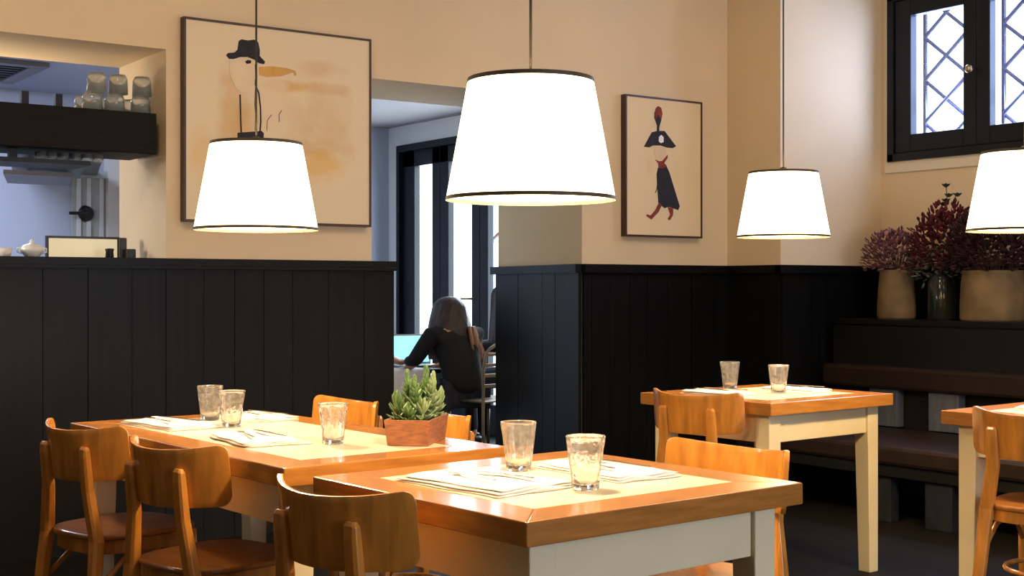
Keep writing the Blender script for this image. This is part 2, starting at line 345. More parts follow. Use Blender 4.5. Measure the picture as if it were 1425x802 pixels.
# ------------------------------------------------------------------ tables
RD = math.radians(39-35.5)          # the tables are turned slightly to the walls
TH = .76
def table(N, w, l, label, group=None):
    X, Y = W(*N)
    t = thing('dining_table', label, 'table', (X, Y, 0), RD, group)
    bw = .115; tk = .05
    b = bmesh.new()                                     # mitred wood rim
    o4 = [(0, 0), (w, 0), (w, l), (0, l)]; i4 = [(bw, bw), (w-bw, bw), (w-bw, l-bw), (bw, l-bw)]
    for k in range(4):
        obj('tabletop_rim', prism(bmesh.new(), [o4[k], o4[(k+1) % 4], i4[(k+1) % 4], i4[k]], TH-tk, TH), 'oaky' if k % 2 else 'oak', t, bevel=.003)
    obj('tabletop_inlay', BX(bw, w-bw, bw, l-bw, TH-tk, TH-.0006), 'inlay', t)
    f = .045; lg = .07
    b = bmesh.new(); az0, az1 = .595, TH-tk
    q = f+.012
    box(b, f+lg, w-f-lg, q, q+.022, az0, az1); box(b, f+lg, w-f-lg, l-q-.022, l-q, az0, az1)
    box(b, q, q+.022, f+lg, l-f-lg, az0, az1); box(b, w-q-.022, w-q, f+lg, l-f-lg, az0, az1)
    obj('apron', b, 'cream', t, bevel=.002)
    for x in (f, w-f-lg):
        for y in (f, l-f-lg):
            b = bmesh.new()
            ax = 1 if x > w/2 else 0; ay = 1 if y > l/2 else 0
            c = .012
            vs = []
            for z, k in ((0, c), (.58, 0), (az1, 0)):
                xa, xb = x+(k if ax else 0), x+lg-(0 if ax else k)
                ya, yb = y+(k if ay else 0), y+lg-(0 if ay else k)
                vs.append([b.verts.new((px_, py_, z)) for px_, py_ in ((xa, ya), (xb, ya), (xb, yb), (xa, yb))])
            for A, B in zip(vs, vs[1:]):
                for k in range(4): b.faces.new((A[k], A[(k+1) % 4], B[(k+1) % 4], B[k]))
            b.faces.new(vs[0][::-1]); b.faces.new(vs[-1])
            obj('leg', b, 'cream', t, bevel=.003)
    return t
N1 = (.028, 2.55); N2 = (-.57, 3.32); N3 = (1.006, 5.17); N4 = (2.03, 4.33)
D1 = (.83, .80); D2 = (.72, 1.44); D3 = (.80, .72); D4 = (.80, .72)
ux, uz = .777, .629
def on(N, x, y): return W(N[0]+ux*x-uz*y, N[1]+uz*x+ux*y)      # a spot on a table, from its near corner
table(N1, *D1, 'square cream dining table with oak rim nearest the camera, two cut tumblers on it')
table(N2, *D2, 'long cream dining table with oak rim carrying the succulent planter')
table(N3, *D3, 'small cream dining table with oak rim standing before the corner bench')
table(N4, *D4, 'cream dining table at the right edge, under the lamp the frame cuts off')

# ------------------------------------------------------------------ chairs
def make_chair():
    t = thing('dining_chair', 'x', 'chair', (0, 0, 0), 0, 'amber wood bistro chairs')
    R, A, yc, th = .275, math.radians(49), .08, .013
    zl, zh, cr = .625, .802, .030
    b = bmesh.new(); nu, nv = 40, 10; g = {}
    for i in range(nu+1):
        s = -1+2*i/nu; s = math.sin(s*PI/2) if True else s
        a = A*s; d = (1-abs(s))*A*R
        ins = cr-math.sqrt(max(0, cr*cr-(cr-min(d, cr))**2)) if d < cr else 0
        lo = zl+ins*1.0+.012*(s*s); hi = zh-ins-.022*(1-s*s)
        for j in range(nv+1):
            z = lo+(hi-lo)*j/nv; lean = -.10*(z-zl)
            for side in (0, 1):
                r = R+th*side
                g[i, j, side] = b.verts.new((r*math.sin(a), yc-r*math.cos(a)+lean, z))
    for i in range(nu):
        for j in range(nv):
            b.faces.new((g[i, j, 0], g[i+1, j, 0], g[i+1, j+1, 0], g[i, j+1, 0])); b.faces.new((g[i, j, 1], g[i, j+1, 1], g[i+1, j+1, 1], g[i+1, j, 1]))
        for j in (0, nv): b.faces.new((g[i, j, 0], g[i, j, 1], g[i+1, j, 1], g[i+1, j, 0]))
    for j in range(nv):
        for i in (0, nu): b.faces.new((g[i, j, 0], g[i, j+1, 0], g[i, j+1, 1], g[i, j, 1]))
    o = obj('backrest', b, 'chair', t, smooth=True, bevel=.004)
    for s in (-1, 1):                                       # rear legs run up behind the backrest
        b = bmesh.new(); xt = s*.112
        yb = yc-math.sqrt((R+th)**2-xt*xt)
        pts = [(xt, yb-.020, .735), (xt, yb-.020, .725), (xt, yb-.018, .70), (xt, yb-.008, .60), (s*.140, yb+.005, .45), (s*.155, yb-.02, .22), (s*.168, yb-.055, 0)]
        w = [(.013, .006), (.0195, .011), (.0205, .013), (.022, .015), (.023, .019), (.020, .017), (.015, .015)]
        rings = []
        for (x, y, z), (hx, hy) in zip(pts, w):
            rings.append([b.verts.new((x+p*hx, y+q*hy, z)) for p, q in ((-1, -.6), (-.6, -1), (.6, -1), (1, -.6), (1, .6), (.6, 1), (-.6, 1), (-1, .6))])
        for P, Q in zip(rings, rings[1:]):
            for k in range(8): b.faces.new((P[k], P[(k+1) % 8], Q[(k+1) % 8], Q[k]))
        b.faces.new(rings[0]); b.faces.new(rings[-1][::-1])
        obj('leg', b, 'chair', t, bevel=.002)
    def outline(k):
        P = []
        for i in range(48):
            a = 2*PI*i/48; c_, s_ = math.cos(a), math.sin(a)
            n = 3.2; rr = (abs(c_)**n+abs(s_)**n)**(-1/n)
            x = rr*c_*(.185+.012*s_)*k; y = rr*s_*.195*k+.0
            P.append((x, y))
        return P
    b = bmesh.new(); prism(b, outline(1.0), .448, .466); obj('seat', b, 'seatw', t, bevel=.006)
    b = bmesh.new(); prism(b, outline(.94), .405, .448); obj('seat_frame', b, 'chair', t, bevel=.003)
    for s in (-1, 1):
        obj('leg', tube(bmesh.new(), [(s*.145, .150, .445), (s*.150, .160, .25), (s*.158, .172, 0)], [.019, .017, .012], 12), 'chair', t, smooth=True)
        obj('brace', tube(bmesh.new(), [(s*.148, .150, .30), (s*.143, .07, .385), (s*.14, -.01, .40), (s*.143, -.09, .385), (s*.15, -.185, .30)], .009, 8), 'chair', t, smooth=True)
    pts = [(.135*math.cos(a), -.005+.155*math.sin(a), .235) for a in [2*PI*k/28 for k in range(29)]]
    obj('stretcher', tube(bmesh.new(), pts, .009, 8, cap=False), 'chair', t, smooth=True)
    return t
chair0 = make_chair(); used = [False]
FR = math.radians(39-35.5-90)          # facing along the table's +x
FL = math.radians(39-35.5+90)          # facing along -x
def chair(N, x, y, rot, label, jig=0, dim=None):
    o = chair0
    if used[0]: o = copy_tree(chair0)
    used[0] = True
    X, Y = on(N, x, y); o.location = (X, Y, 0); o.rotation_euler = (0, 0, rot+math.radians(jig)); o['label'] = label
spots = [
 (N1, .005, .49, FR, 'amber bistro chair with its back to the camera at the nearest square table', 10),
 (N1, .905, .42, FL, 'amber bistro chair tucked in at the right side of the nearest table', 0),
 (N2, .055, .475, FR, 'amber bistro chair second from left, back turned, at the long table', 10),
 (N2, .045, 1.105, FR, 'leftmost amber bistro chair, back turned, against the black wainscot', 10),
 (N2, .875, 1.33, FL, 'amber bistro chair at the far side of the long table, left of the succulents', 0),
 (N2, .815, .69, FL, 'amber bistro chair showing only its backrest right behind the succulent planter', 0),
 (N3, .055, .345, FR, 'amber bistro chair with glossy back at the corner table below the lamp', 10),
 (N4, .058, .335, FR, 'amber bistro chair cut by the right edge of the picture', 8)]
for s in spots: chair(*s)

# ------------------------------------------------------------------ tumblers
def tumbler_mesh(h=.120, rt=.0445, rb=.031, n=54):
    prof = [(.002, 0), (rb-.003, 0), (rb, .003)]
    for k in range(1, 10): z = .003+(h-.006)*k/9; prof.append((rb+(rt-rb)*(k/9), z))
    prof += [(rt-.0008, h), (rt-.0022, h-.001)]
    for k in range(8, -1, -1): z = .014+(h-.018)*k/8.; prof.append((rb-.004+(rt-rb)*(k/8.)*1.03, z))
    prof.append((.002, .0125))
    b = bmesh.new(); rings = []
    for i, (r, z) in enumerate(prof):
        ring = []
        outer = 2 < i < 12
        for k in range(n):
            a = 2*PI*k/n
            f = 1
            if outer and .006 < z < h*.86:
                f = 1-.045*abs(math.sin(9*a/2))**.6*math.sin(PI*(z/(h*.86)))**.4
            ring.append(b.verts.new((r*f*math.cos(a), r*f*math.sin(a), z)))
        rings.append(ring)
    for P, Q in zip(rings, rings[1:]):
        for k in range(n): b.faces.new((P[k], P[(k+1) % n], Q[(k+1) % n], Q[k]))
    b.faces.new(rings[0][::-1]); b.faces.new(rings[-1])
    return b
t0 = obj('tumbler', tumbler_mesh(), 'glass', smooth=True); tag(t0, 'x', 'glass', 'cut glass tumblers on the tables')
tl = [(N1, .45, .575, 'clear cut tumbler on the nearest table, farther back of its two'),
      (N1, .37, .24, 'clear cut tumbler on the nearest table, nearer the front corner'),
      (N2, .40, 1.22, 'clear tumbler on the long table, leftmost and partly behind another'),
      (N2, .358, .98, 'clear tumbler on the long table, in front of the leftmost one'),
      (N2, .368, .37, 'clear tumbler on the long table, left of the succulent planter'),
      (N3, .463, .623, 'small-looking tumbler on the corner table, left of two'),
      (N3, .44, .326, 'small-looking tumbler on the corner table, right of two')]
for i, (N, x, y, lab) in enumerate(tl):
    o = t0 if i == 0 else t0.copy()
    if i: C.objects.link(o)
    X, Y = on(N, x, y); o.location = (X, Y, TH+.0003); o.rotation_euler = (0, 0, i*1.1); o['label'] = lab
    if i in (2, 3, 4): o.scale = (.98, .98, .98)

# ------------------------------------------------------------------ napkins and cutlery
def napkin_bm(w, l, seed):
    rnd = random.Random(seed); b = bmesh.new(); nx, ny = 10, 14
    ph = [rnd.uniform(0, 6) for _ in range(4)]
    for layer in range(3):
        z0 = .0008+layer*.0045; sw = w*(1-.06*layer); dx = rnd.uniform(-.01, .01); g = {}
        for i in range(nx+1):
            for j in range(ny+1):
                x = (i/nx-.5)*sw+dx+.004*math.sin(j*.8+ph[0]+layer); y = (j/ny-.5)*l*(1-.03*layer)+.004*math.sin(i*.9+ph[1]+layer)
                e = min(i, nx-i)/nx*4; e = min(1, e)
                h = .0030+.0034*math.sin(i*.9+ph[2]+layer)*math.sin(j*.55+ph[3])
                g[i, j, 0] = b.verts.new((x, y, z0)); g[i, j, 1] = b.verts.new((x, y, z0+.0016+max(.0003, h)*e))
        for i in range(nx):
            for j in range(ny):
                b.faces.new((g[i, j, 1], g[i+1, j, 1], g[i+1, j+1, 1], g[i, j+1, 1])); b.faces.new((g[i, j, 0], g[i, j+1, 0], g[i+1, j+1, 0], g[i+1, j, 0]))
        for i in range(nx):
            for j in (0, ny): b.faces.new((g[i, j, 0], g[i+1, j, 0], g[i+1, j, 1], g[i, j, 1]))
        for j in range(ny):
            for i in (0, nx): b.faces.new((g[i, j, 0], g[i, j, 1], g[i, j+1, 1], g[i, j+1, 0]))
    return b
def fork_bm():
    b = bmesh.new()
    prism(b, [(-.0035, -.10), (.0035, -.10), (.0055, -.095), (.003, 0), (.003, .04), (.011, .055), (.011, .062), (-.011, .062), (-.011, .055), (-.003, .04), (-.003, 0), (-.0055, -.095)], 0, .0022)
    for k in range(4):
        x = -.0095+k*.0063; prism(b, [(x-.0014, .0615), (x+.0014, .0615), (x+.0007, .10), (x-.0007, .10)], .0002, .0022)
    return b
def knife_bm():
    b = bmesh.new()
    prism(b, [(-.006, -.11), (.006, -.11), (.0065, -.02), (.010, 0), (.010, .07), (.004, .105), (-.004, .108), (-.005, 0), (-.006, -.02)], 0, .0024)
    return b
places = [ # table, x, y, napkin turn, w, l, labels
 (N1, .25, .45, 4, .25, .36, 'at the left place of the nearest table'),
 (N1, .60, .42, -5, .20, .34, 'at the right place of the nearest table'),
 (N2, .22, 1.14, 4, .20, .34, 'at the left end of the long table'),
 (N2, .24, .58, -8, .20, .32, 'in the middle of the long table'),
 (N2, .56, 1.18, 3, .16, .28, 'at the far side of the long table'),
 (N3, .20, .45, 3, .17, .28, 'on the corner table, behind the chair back'),
 (N3, .60, .36, 3, .17, .28, 'on the corner table, right of its tumblers'),
 (N4, .30, .42, 3, .17, .28, 'on the table at the right edge')]
for i, (N, x, y, tr, w, l, lab) in enumerate(places):
    X, Y = on(N, x, y)
    o = obj('napkin', napkin_bm(w, l, i), 'napkin', smooth=True, loc=(X, Y, TH), rot=(0, 0, RD+math.radians(tr)))
    tag(o, 'folded white napkin '+lab, 'napkin', 'folded napkins on the tables')
    fz = TH+.0205
    X, Y = on(N, x-.035, y+.01); f = obj('fork', fork_bm(), 'steel', loc=(X, Y, fz), rot=(0, 0, RD+math.radians(tr-6)))
    tag(f, 'steel fork on the napkin '+lab, 'fork', 'forks on the napkins')
    X, Y = on(N, x+.03, y-.01); f = obj('knife', knife_bm(), 'steel', loc=(X, Y, fz), rot=(0, 0, RD+math.radians(tr+5)))
    tag(f, 'steel knife on the napkin '+lab, 'knife', 'knives on the napkins')

# ------------------------------------------------------------------ pendant lamps
def lamp(x, z, label, zb=1.41):
    X, Y = W(x, z)
    t = thing('pendant_lamp', label, 'lamp', (X, Y, zb), 0, 'white drum pendant lamps')
    rb, rt, h = .20, .1475, .285
    b = bmesh.new(); lathe(b, [(rb, 0), (rt, h), (rt-.003, h), (rb-.003, 0)], 72, closed=True); obj('lamp_shade', b, 'shade', t, smooth=False).data.polygons.foreach_set('use_smooth', [True]*0 or [True]*288)
    k = (rt-rb)/h
    b = bmesh.new(); lathe(b, [(rb+.0012, .0), (rb+.0012+k*.009, .009), (rb-.005+k*.009, .009), (rb-.005, 0)], 72, closed=True); obj('bottom_band', b, 'bronze', t)
    b = bmesh.new(); lathe(b, [(rt-k*.009+.0012, h-.009), (rt+.0012, h+.001), (rt-.005, h+.001), (rt-.005, h-.009)], 72, closed=True); obj('top_band', b, 'bronze', t)
    b = bmesh.new()
    for q in range(3):
        a = q*2*PI/3+.4; tube(b, [(.012*math.cos(a), .012*math.sin(a), h-.035), (.08*math.cos(a), .08*math.sin(a), h-.022), ((rt-.004)*math.cos(a), (rt-.004)*math.sin(a), h-.006)], .0022, 6)
    obj('spider', b, 'cord', t)
    obj('socket', lathe(bmesh.new(), [(.010, h+.02), (.017, h+.012), (.019, h-.05), (.016, h-.075)], 20), 'cord', t, smooth=True)
    obj('bulb', lathe(bmesh.new(), [(.012, h-.076), (.016, h-.09), (.030, h-.12), (.033, h-.14), (.027, h-.165), (.012, h-.178), (.002, h-.181)], 20), 'bulb', t, smooth=True)
    obj('cord', tube(bmesh.new(), [(0, 0, h+.015), (0, 0, CH-zb-.02)], .0035, 8), 'cord', t)
    obj('ceiling_rose', lathe(bmesh.new(), [(.05, CH-zb-.03), (.055, CH-zb-.02), (.055, CH-zb)], 24), 'cord', t)
    l = bpy.data.lights.new('bulb_light', 'POINT'); l.energy = 74; l.color = (1, .69, .36); l.shadow_soft_size = .05
    o = bpy.data.objects.new('bulb_light', l); C.objects.link(o); o.parent = t; o.location = (0, 0, h-.215)
    return t
lamp(.044, 3.13, 'white drum pendant lamp, largest, hanging over the nearest table', 1.416)
lamp(-.833, 4.33, 'white drum pendant lamp in front of the large hat picture', 1.398)
lamp(1.18, 5.78, 'white drum pendant lamp over the corner table, smallest of the four', 1.43)
lamp(1.832, 4.75, 'white drum pendant lamp cut by the right edge, before the leaded window', 1.413)

# ------------------------------------------------------------------ planter with succulents
pc = W(-.278, 3.89); pa = math.radians(80-35.5-90)
t = thing('succulent_planter', 'reddish wooden box of green succulents on the long table', 'planter', (*pc, TH), pa)
hx, hy, hh = .068, .118, .074
b = bmesh.new()
bo = [(-hx+.008, -hy+.008), (hx-.008, -hy+.008), (hx-.008, hy-.008), (-hx+.008, hy-.008)]
to = [(-hx, -hy), (hx, -hy), (hx, hy), (-hx, hy)]
for k in range(4):
    b = bmesh.new(); a0, a1 = bo[k], bo[(k+1) % 4]; c0, c1 = to[k], to[(k+1) % 4]
    sh = lambda p, m=.009: (p[0]-math.copysign(m, p[0]), p[1]-math.copysign(m, p[1]))
    V = [(*a0, 0), (*a1, 0), (*c1, hh), (*c0, hh), (*sh(a0), 0), (*sh(a1), 0), (*sh(c1), hh), (*sh(c0), hh)]
    vs = [b.verts.new(v) for v in V]
    for f in ((0, 1, 2, 3), (5, 4, 7, 6), (0, 4, 5, 1), (1, 5, 6, 2), (2, 6, 7, 3), (3, 7, 4, 0)): b.faces.new([vs[i] for i in f])
    obj('box_side', b, 'boxwood', t, bevel=.0015)
obj('box_bottom', BX(-hx+.017, hx-.017, -hy+.017, hy-.017, .001, .01), 'boxwood', t)
obj('soil', BX(-hx+.0115, hx-.0115, -hy+.0115, hy-.0115, .045, hh-.015), 'soil', t)
def leaf(b, base, dirv, L, w, th, up=Vector((0, 0, 1))):
    dirv = Vector(dirv).normalized(); s = dirv.cross(up);
    if s.length < .1: s = Vector((1, 0, 0))
    s.normalize(); n = s.cross(dirv); base = Vector(base); rings = []
    for u, k in ((0, .35), (.25, .75), (.55, 1), (.8, .75), (.94, .35), (1, .04)):
        c = base+dirv*L*u+n*(.18*L*u*u)
        rings.append([b.verts.new(c+s*math.cos(a)*w*k+n*math.sin(a)*th*k) for a in [2*PI*q/8 for q in range(8)]])
    for P, Q in zip(rings, rings[1:]):
        for k in range(8): b.faces.new((P[k], P[(k+1) % 8], Q[(k+1) % 8], Q[k]))
    b.faces.new(rings[0][::-1]); b.faces.new(rings[-1])
def succulent(x, y, H, spread, m, seed, L=.045, lean=(0, 0)):
    rnd = random.Random(seed); b = bmesh.new(); top = Vector((lean[0], lean[1], H))
    tube(b, [(0, 0, 0), top*.5, top], [.006, .006, .004], 8)
    rows = max(3, int(H/.013))
    for r in range(rows):
        f = (r+.6)/rows; c = top*f; el = math.radians(8+74*f); n = 7 if f < .85 else 5
        LL = L*(1.0-.35*abs(f-.45)*1.6)*spread
        for k in range(n):
            a = 2*PI*k/n+r*.9+rnd.uniform(-.2, .2); e_ = el+rnd.uniform(-.15, .15)
            leaf(b, c, (math.cos(a)*math.cos(e_), math.sin(a)*math.cos(e_), math.sin(e_)), LL*rnd.uniform(.85, 1.25), .0075, .0034)
    obj('succulent', b, m, t, smooth=True, loc=(x, y, hh-.016))
succulent(.004, .070, .140, .8, 'leafg', 1, lean=(.004, .01)); succulent(-.030, .035, .130, .75, 'leafg', 2, lean=(-.008, 0)); succulent(.033, .020, .125, .8, 'leafl', 3, lean=(.012, 0))
succulent(-.005, -.010, .115, .8, 'leafg', 4); succulent(-.034, -.050, .060, 1.15, 'leafg', 5, lean=(-.015, -.01)); succulent(.028, -.065, .045, 1.1, 'leafl', 6, lean=(.008, -.01))
succulent(.034, .078, .070, .9, 'leafl', 7, lean=(.02, .01)); succulent(-.035, .085, .07, 1.0, 'leafg', 8, lean=(-.015, .01)); succulent(-.002, -.078, .035, .9, 'leafg', 9, lean=(0, -.01))

# ------------------------------------------------------------------ pictures
def onY(px, py, Y):
    r = (px-712)/1850; z = Y/(cs-sn*r); return (z*(cs*r+sn), Y, EYE+(401-py)/1850*z)
def canvas_mat(name, base, blots):
    m = bpy.data.materials.new(name); m.use_nodes = True; nt = m.node_tree; bs = nt.nodes['Principled BSDF']; bs.inputs['Roughness'].default_value = .8
    L = nt.links.new; tc = nt.nodes.new('ShaderNodeTexCoord'); n = nt.nodes.new('ShaderNodeTexNoise'); n.inputs['Scale'].default_value = 7; n.inputs['Detail'].default_value = 7
    L(tc.outputs['Object'], n.inputs[0]); prev = None
    for (x, z, sx, sz, col, s) in blots:
        mp = nt.nodes.new('ShaderNodeMapping'); mp.inputs['Location'].default_value = (-x/sx, 0, -z/sz); mp.inputs['Scale'].default_value = (1/sx, 0, 1/sz)
        L(tc.outputs['Object'], mp.inputs[0])
        ln = nt.nodes.new('ShaderNodeVectorMath'); ln.operation = 'LENGTH'; L(mp.outputs[0], ln.inputs[0])
        ad = nt.nodes.new('ShaderNodeMath'); ad.operation = 'MULTIPLY_ADD'; ad.inputs[1].default_value = 2.4; L(n.outputs[0], ad.inputs[0]); L(ln.outputs['Value'], ad.inputs[2])
        mr = nt.nodes.new('ShaderNodeMapRange'); mr.inputs[1].default_value = 2.35; mr.inputs[2].default_value = 1.6; mr.inputs[3].default_value = 0; mr.inputs[4].default_value = s
        L(ad.outputs[0], mr.inputs[0]); mx = nt.nodes.new('ShaderNodeMix'); mx.data_type = 'RGBA'
        if prev: L(prev, mx.inputs[6])
        else: mx.inputs[6].default_value = (*base, 1)
        mx.inputs[7].default_value = (*col, 1); L(mr.outputs[0], mx.inputs[0]); prev = mx.outputs[2]
    if prev: L(prev, bs.inputs['Base Color'])
    else: bs.inputs['Base Color'].default_value = (*base, 1)
    return m
def picture(name, label, x0, x1, z0, z1, cm):
    t = thing(name, label, 'picture', ((x0+x1)/2, YB, (z0+z1)/2)); hw, hz = (x1-x0)/2, (z1-z0)/2; f = .011
    b = bmesh.new(); box(b, -hw, -hw+f, -.045, -.001, -hz, hz); box(b, hw-f, hw, -.045, -.001, -hz, hz); box(b, -hw+f, hw-f, -.045, -.001, -hz, -hz+f); box(b, -hw+f, hw-f, -.045, -.001, hz-f, hz)
    obj('picture_frame', b, 'frame', t)
    obj('canvas', BX(-hw+f, hw-f, -.040, -.012, -hz+f, hz-f), cm, t); return t
YC = YB-.042
def art(t, name, m, polys, lines=(), lift=0):
    b = bmesh.new(); o = t.location+Vector((0, lift, 0))
    for P in polys:
        vs = [Vector(onY(px, py, YC))-o for px, py in P]
        A = [b.verts.new((v.x, v.y, v.z)) for v in vs]; B = [b.verts.new((v.x, v.y+.0016, v.z)) for v in vs]
        b.faces.new(A); b.faces.new(B[::-1]); n = len(P)
        for i in range(n): b.faces.new((A[i], A[(i+1) % n], B[(i+1) % n], B[i]))
    for w, P in lines:
        tube(b, [Vector(onY(px, py, YC+.001))-o for px, py in P], w, 6)
    return obj(name, b, m, t)
Z1 = lambda pts: [(240+x/2.507, 10+y/2.507) for x, y in pts]
Z2 = lambda pts: [(860+x/3.82, 125+y/3.82) for x, y in pts]
oc = (.62, .36, .12); pk = (.66, .40, .22)
cm1 = canvas_mat('painted_canvas', (.77, .64, .43), [
    (-.26, .06, .10, .26, oc, .55), (-.20, -.02, .07, .12, oc, .35), (.20, .31, .14, .05, pk, .5), (.02, .20, .16, .03, (.70, .42, .10), .75), (.26, .21, .12, .03, pk, .45),
    (.20, .02, .22, .16, oc, .38), (.10, -.10, .26, .05, oc, .4), (.20, -.19, .12, .09, (.75, .45, .08), .6), (-.40, -.16, .08, .12, (.75, .45, .08), .4), (-.05, .1, .09, .2, (.80, .62, .42), .8)])
p1 = picture('hat_picture', 'large framed painting of a black-hatted figure with ochre washes', 2.39, 3.404, 1.526, 2.498, cm1)
art(p1, 'painted_hat', 'ink', [Z1([(186, 168), (192, 160), (215, 158), (226, 148), (230, 118), (240, 112), (262, 116), (284, 113), (298, 122), (304, 150), (303, 170), (322, 190), (318, 199), (300, 195), (284, 183), (262, 174), (236, 174), (212, 181), (196, 180)]),
     Z1([(252, 190), (262, 184), (274, 186), (272, 196), (258, 198)]), Z1([(226, 438), (310, 432), (318, 440), (316, 466), (226, 464)])],
    [(.004, Z1([(235, 305), (236, 350), (237, 400), (239, 440)])), (.004, Z1([(288, 200), (290, 240), (288, 270), (300, 300), (306, 350), (307, 400), (304, 440)])), (.003, Z1([(289, 285), (287, 340), (290, 380), (288, 430)])),
     (.0015, Z1([(328, 430), (330, 395), (345, 375)])), (.0015, Z1([(372, 400), (370, 375), (380, 360)]))])
art(p1, 'painted_face', 'facewash', [Z1([(196, 184), (286, 196), (288, 250), (272, 286), (242, 300), (218, 280), (200, 235)])])
art(p1, 'painted_scarf', 'ocher', [Z1([(300, 208), (340, 206), (395, 212), (428, 222), (432, 236), (426, 240), (420, 228), (380, 240), (330, 244), (303, 236)])])
cm2 = canvas_mat('painted_canvas_small', (.78, .62, .38), [(.10, -.02, .05, .16, (.74, .52, .22), .3), (-.12, .0, .03, .06, (.74, .52, .22), .3)])
p2 = picture('soldier_picture', 'small framed painting of a figure in a plumed bicorne hat', 5.126, 5.748, 1.518, 2.362, cm2)
art(p2, 'painted_uniform', 'ink', [Z2([(136, 303), (178, 226), (205, 219), (206, 190), (192, 150), (192, 120), (235, 122), (229, 160), (218, 200), (218, 219), (246, 219), (307, 300), (290, 310), (258, 308), (225, 296), (185, 296), (165, 306)]),
     Z2([(211, 415), (255, 403), (272, 440), (327, 620), (318, 640), (296, 632), (268, 622), (246, 630), (213, 602), (206, 500), (204, 450)])],
    [(.003, Z2([(208, 500), (204, 530), (196, 548)]))])
art(p2, 'painted_plume', 'redink', lift=.0006, polys=[Z2([(192, 125), (200, 96), (213, 86), (228, 96), (235, 128), (228, 160), (213, 130), (200, 160)])])
art(p2, 'painted_collar', 'redink', lift=.0006, polys=[Z2([(195, 370), (215, 380), (234, 378), (262, 345), (262, 362), (244, 390), (258, 404), (238, 418), (214, 416), (212, 392)])])
art(p2, 'painted_boot', 'redink', lift=.0006, polys=[Z2([(216, 600), (232, 612), (214, 650), (176, 690), (150, 672), (150, 662), (172, 668), (196, 640)])])
art(p2, 'painted_boot', 'redink', lift=.0006, polys=[Z2([(262, 622), (292, 632), (290, 668), (274, 694), (262, 688), (276, 664)])])
art(p2, 'painted_face', 'skinink', [Z2([(190, 298), (258, 306), (254, 345), (234, 374), (212, 374), (192, 340)])])
art(p2, 'painted_cockade', 'white', [Z2([(216, 250), (228, 240), (240, 252), (240, 278), (226, 284), (214, 274)])], lift=.0012)

# ------------------------------------------------------------------ bench, ledge, vases
XLg = 6.45
b = bmesh.new(); box(b, XLg, XR-.05, YF+.3, 5.56, .0, .99); box(b, XLg-.02, XR-.048, YF+.3, 5.565, .99, 1.02)
struct('trim_12', b, 'benchblack')
t = thing('wall_bench', 'dark corner bench with brown leather strips along the right wall', 'bench', (5.9, 1.5, 0))
obj('backrest', BX(.36, .54, -1.5, 4.02, .62, .75), 'leather', t, bevel=.02)
obj('seat', BX(-.38, .38, -1.5, 4.02, .30, .40), 'leather', t, bevel=.02)
obj('seat_board', BX(-.36, .5, -1.5, 4.02, .24, .30), 'benchblack', t, bevel=.004)
obj('back_board', BX(.47, .53, -1.5, 4.02, .0, .98), 'benchblack', t)
for px, k in ((1228, 0), (1312, 1)):
    r = (px-712)/1850; z = 6.3/(cs*r+sn); Yp = z*(cs-sn*r)
    obj('post', BX(.40, .465, Yp-1.5-.10, Yp-1.5+.10, .401, .619), 'benchgrey', t, bevel=.004)
    z = 5.6/(cs*r+sn); Yp = z*(cs-sn*r)
    obj('post', BX(-.34, -.27, Yp-1.5-.08, Yp-1.5+.08, 0, .24), 'benchshaded', t, bevel=.004)
def vase(name, label, px, prof, m, X=6.66):
    r = (px-712)/1850; z = X/(cs*r+sn); Y = z*(cs-sn*r)
    t = thing(name, label, 'vase', (X, Y, 1.02))
    obj('pot', lathe(bmesh.new(), prof+[(prof[-1][0]-.012, prof[-1][1]), (prof[0][0]-.012, .02), (.002, .02)] if True else prof, 40), m, t, smooth=True)
    return t
def petals(t, name, m, cx, cy, cz, rx, ry, rz, n, size, seed, lo=-.3):
    rnd = random.Random(seed); b = bmesh.new()
    for _ in range(n):
        while True:
            v = Vector((rnd.uniform(-1, 1), rnd.uniform(-1, 1), rnd.uniform(lo, 1)))
            if v.length <= 1 and v.length > .45: break
        p = Vector((cx+v.x*rx, cy+v.y*ry, cz+v.z*rz)); d = (v+Vector((rnd.uniform(-.5, .5), rnd.uniform(-.5, .5), rnd.uniform(-.1, .7)))).normalized()
        leaf(b, p, d, size*rnd.uniform(.7, 1.3), size*.36, size*.14)
    return tag(obj(name, b, m, t, smooth=True), kind='stuff')
def stems(t, n, rb, cx, cy, zt, rt, z0, seed, m='stem'):
    rnd = random.Random(seed); b = bmesh.new()
    for k in range(n):
        a = rnd.uniform(0, 2*PI); f = rnd.uniform(.2, 1)
        tube(b, [(rb*f*math.cos(a)*.4, rb*f*math.sin(a)*.4, .03), (rb*f*math.cos(a)*.8, rb*f*math.sin(a)*.8, z0), (cx+rt*f*math.cos(a), cy+rt*f*math.sin(a), zt)], .0028, 5)
    return obj('stems', b, m, t)
v1 = vase('flower_vase', 'slim weathered stone vase of dusty mauve dried flowers on the ledge', 1247, [(.002, 0), (.108, 0), (.117, .012), (.116, .08), (.108, .20), (.101, .28), (.104, .30)], 'stone')
stems(v1, 26, .09, 0, 0, .40, .16, .29, 1)
petals(v1, 'blooms', 'dusty', 0, 0, .38, .20, .20, .17, 520, .030, 2, -.5); petals(v1, 'pale_blooms', 'dustyl', 0, 0, .38, .205, .205, .16, 120, .032, 3, -.5)
v2 = vase('flower_vase', 'smoky glass vase of crimson flowers standing between the two stone vases', 1312, [(.002, 0), (.085, 0), (.09, .01), (.09, .22), (.075, .25), (.08, .27)], 'darkglass', X=6.70)
stems(v2, 16, .07, 0, 0, .42, .14, .26, 4)
petals(v2, 'blooms', 'crimson', -.02, -.04, .44, .20, .22, .25, 620, .036, 5, -.5); petals(v2, 'grey_leaves', 'greyfoil', .0, .06, .32, .15, .17, .12, 90, .035, 6, -1)
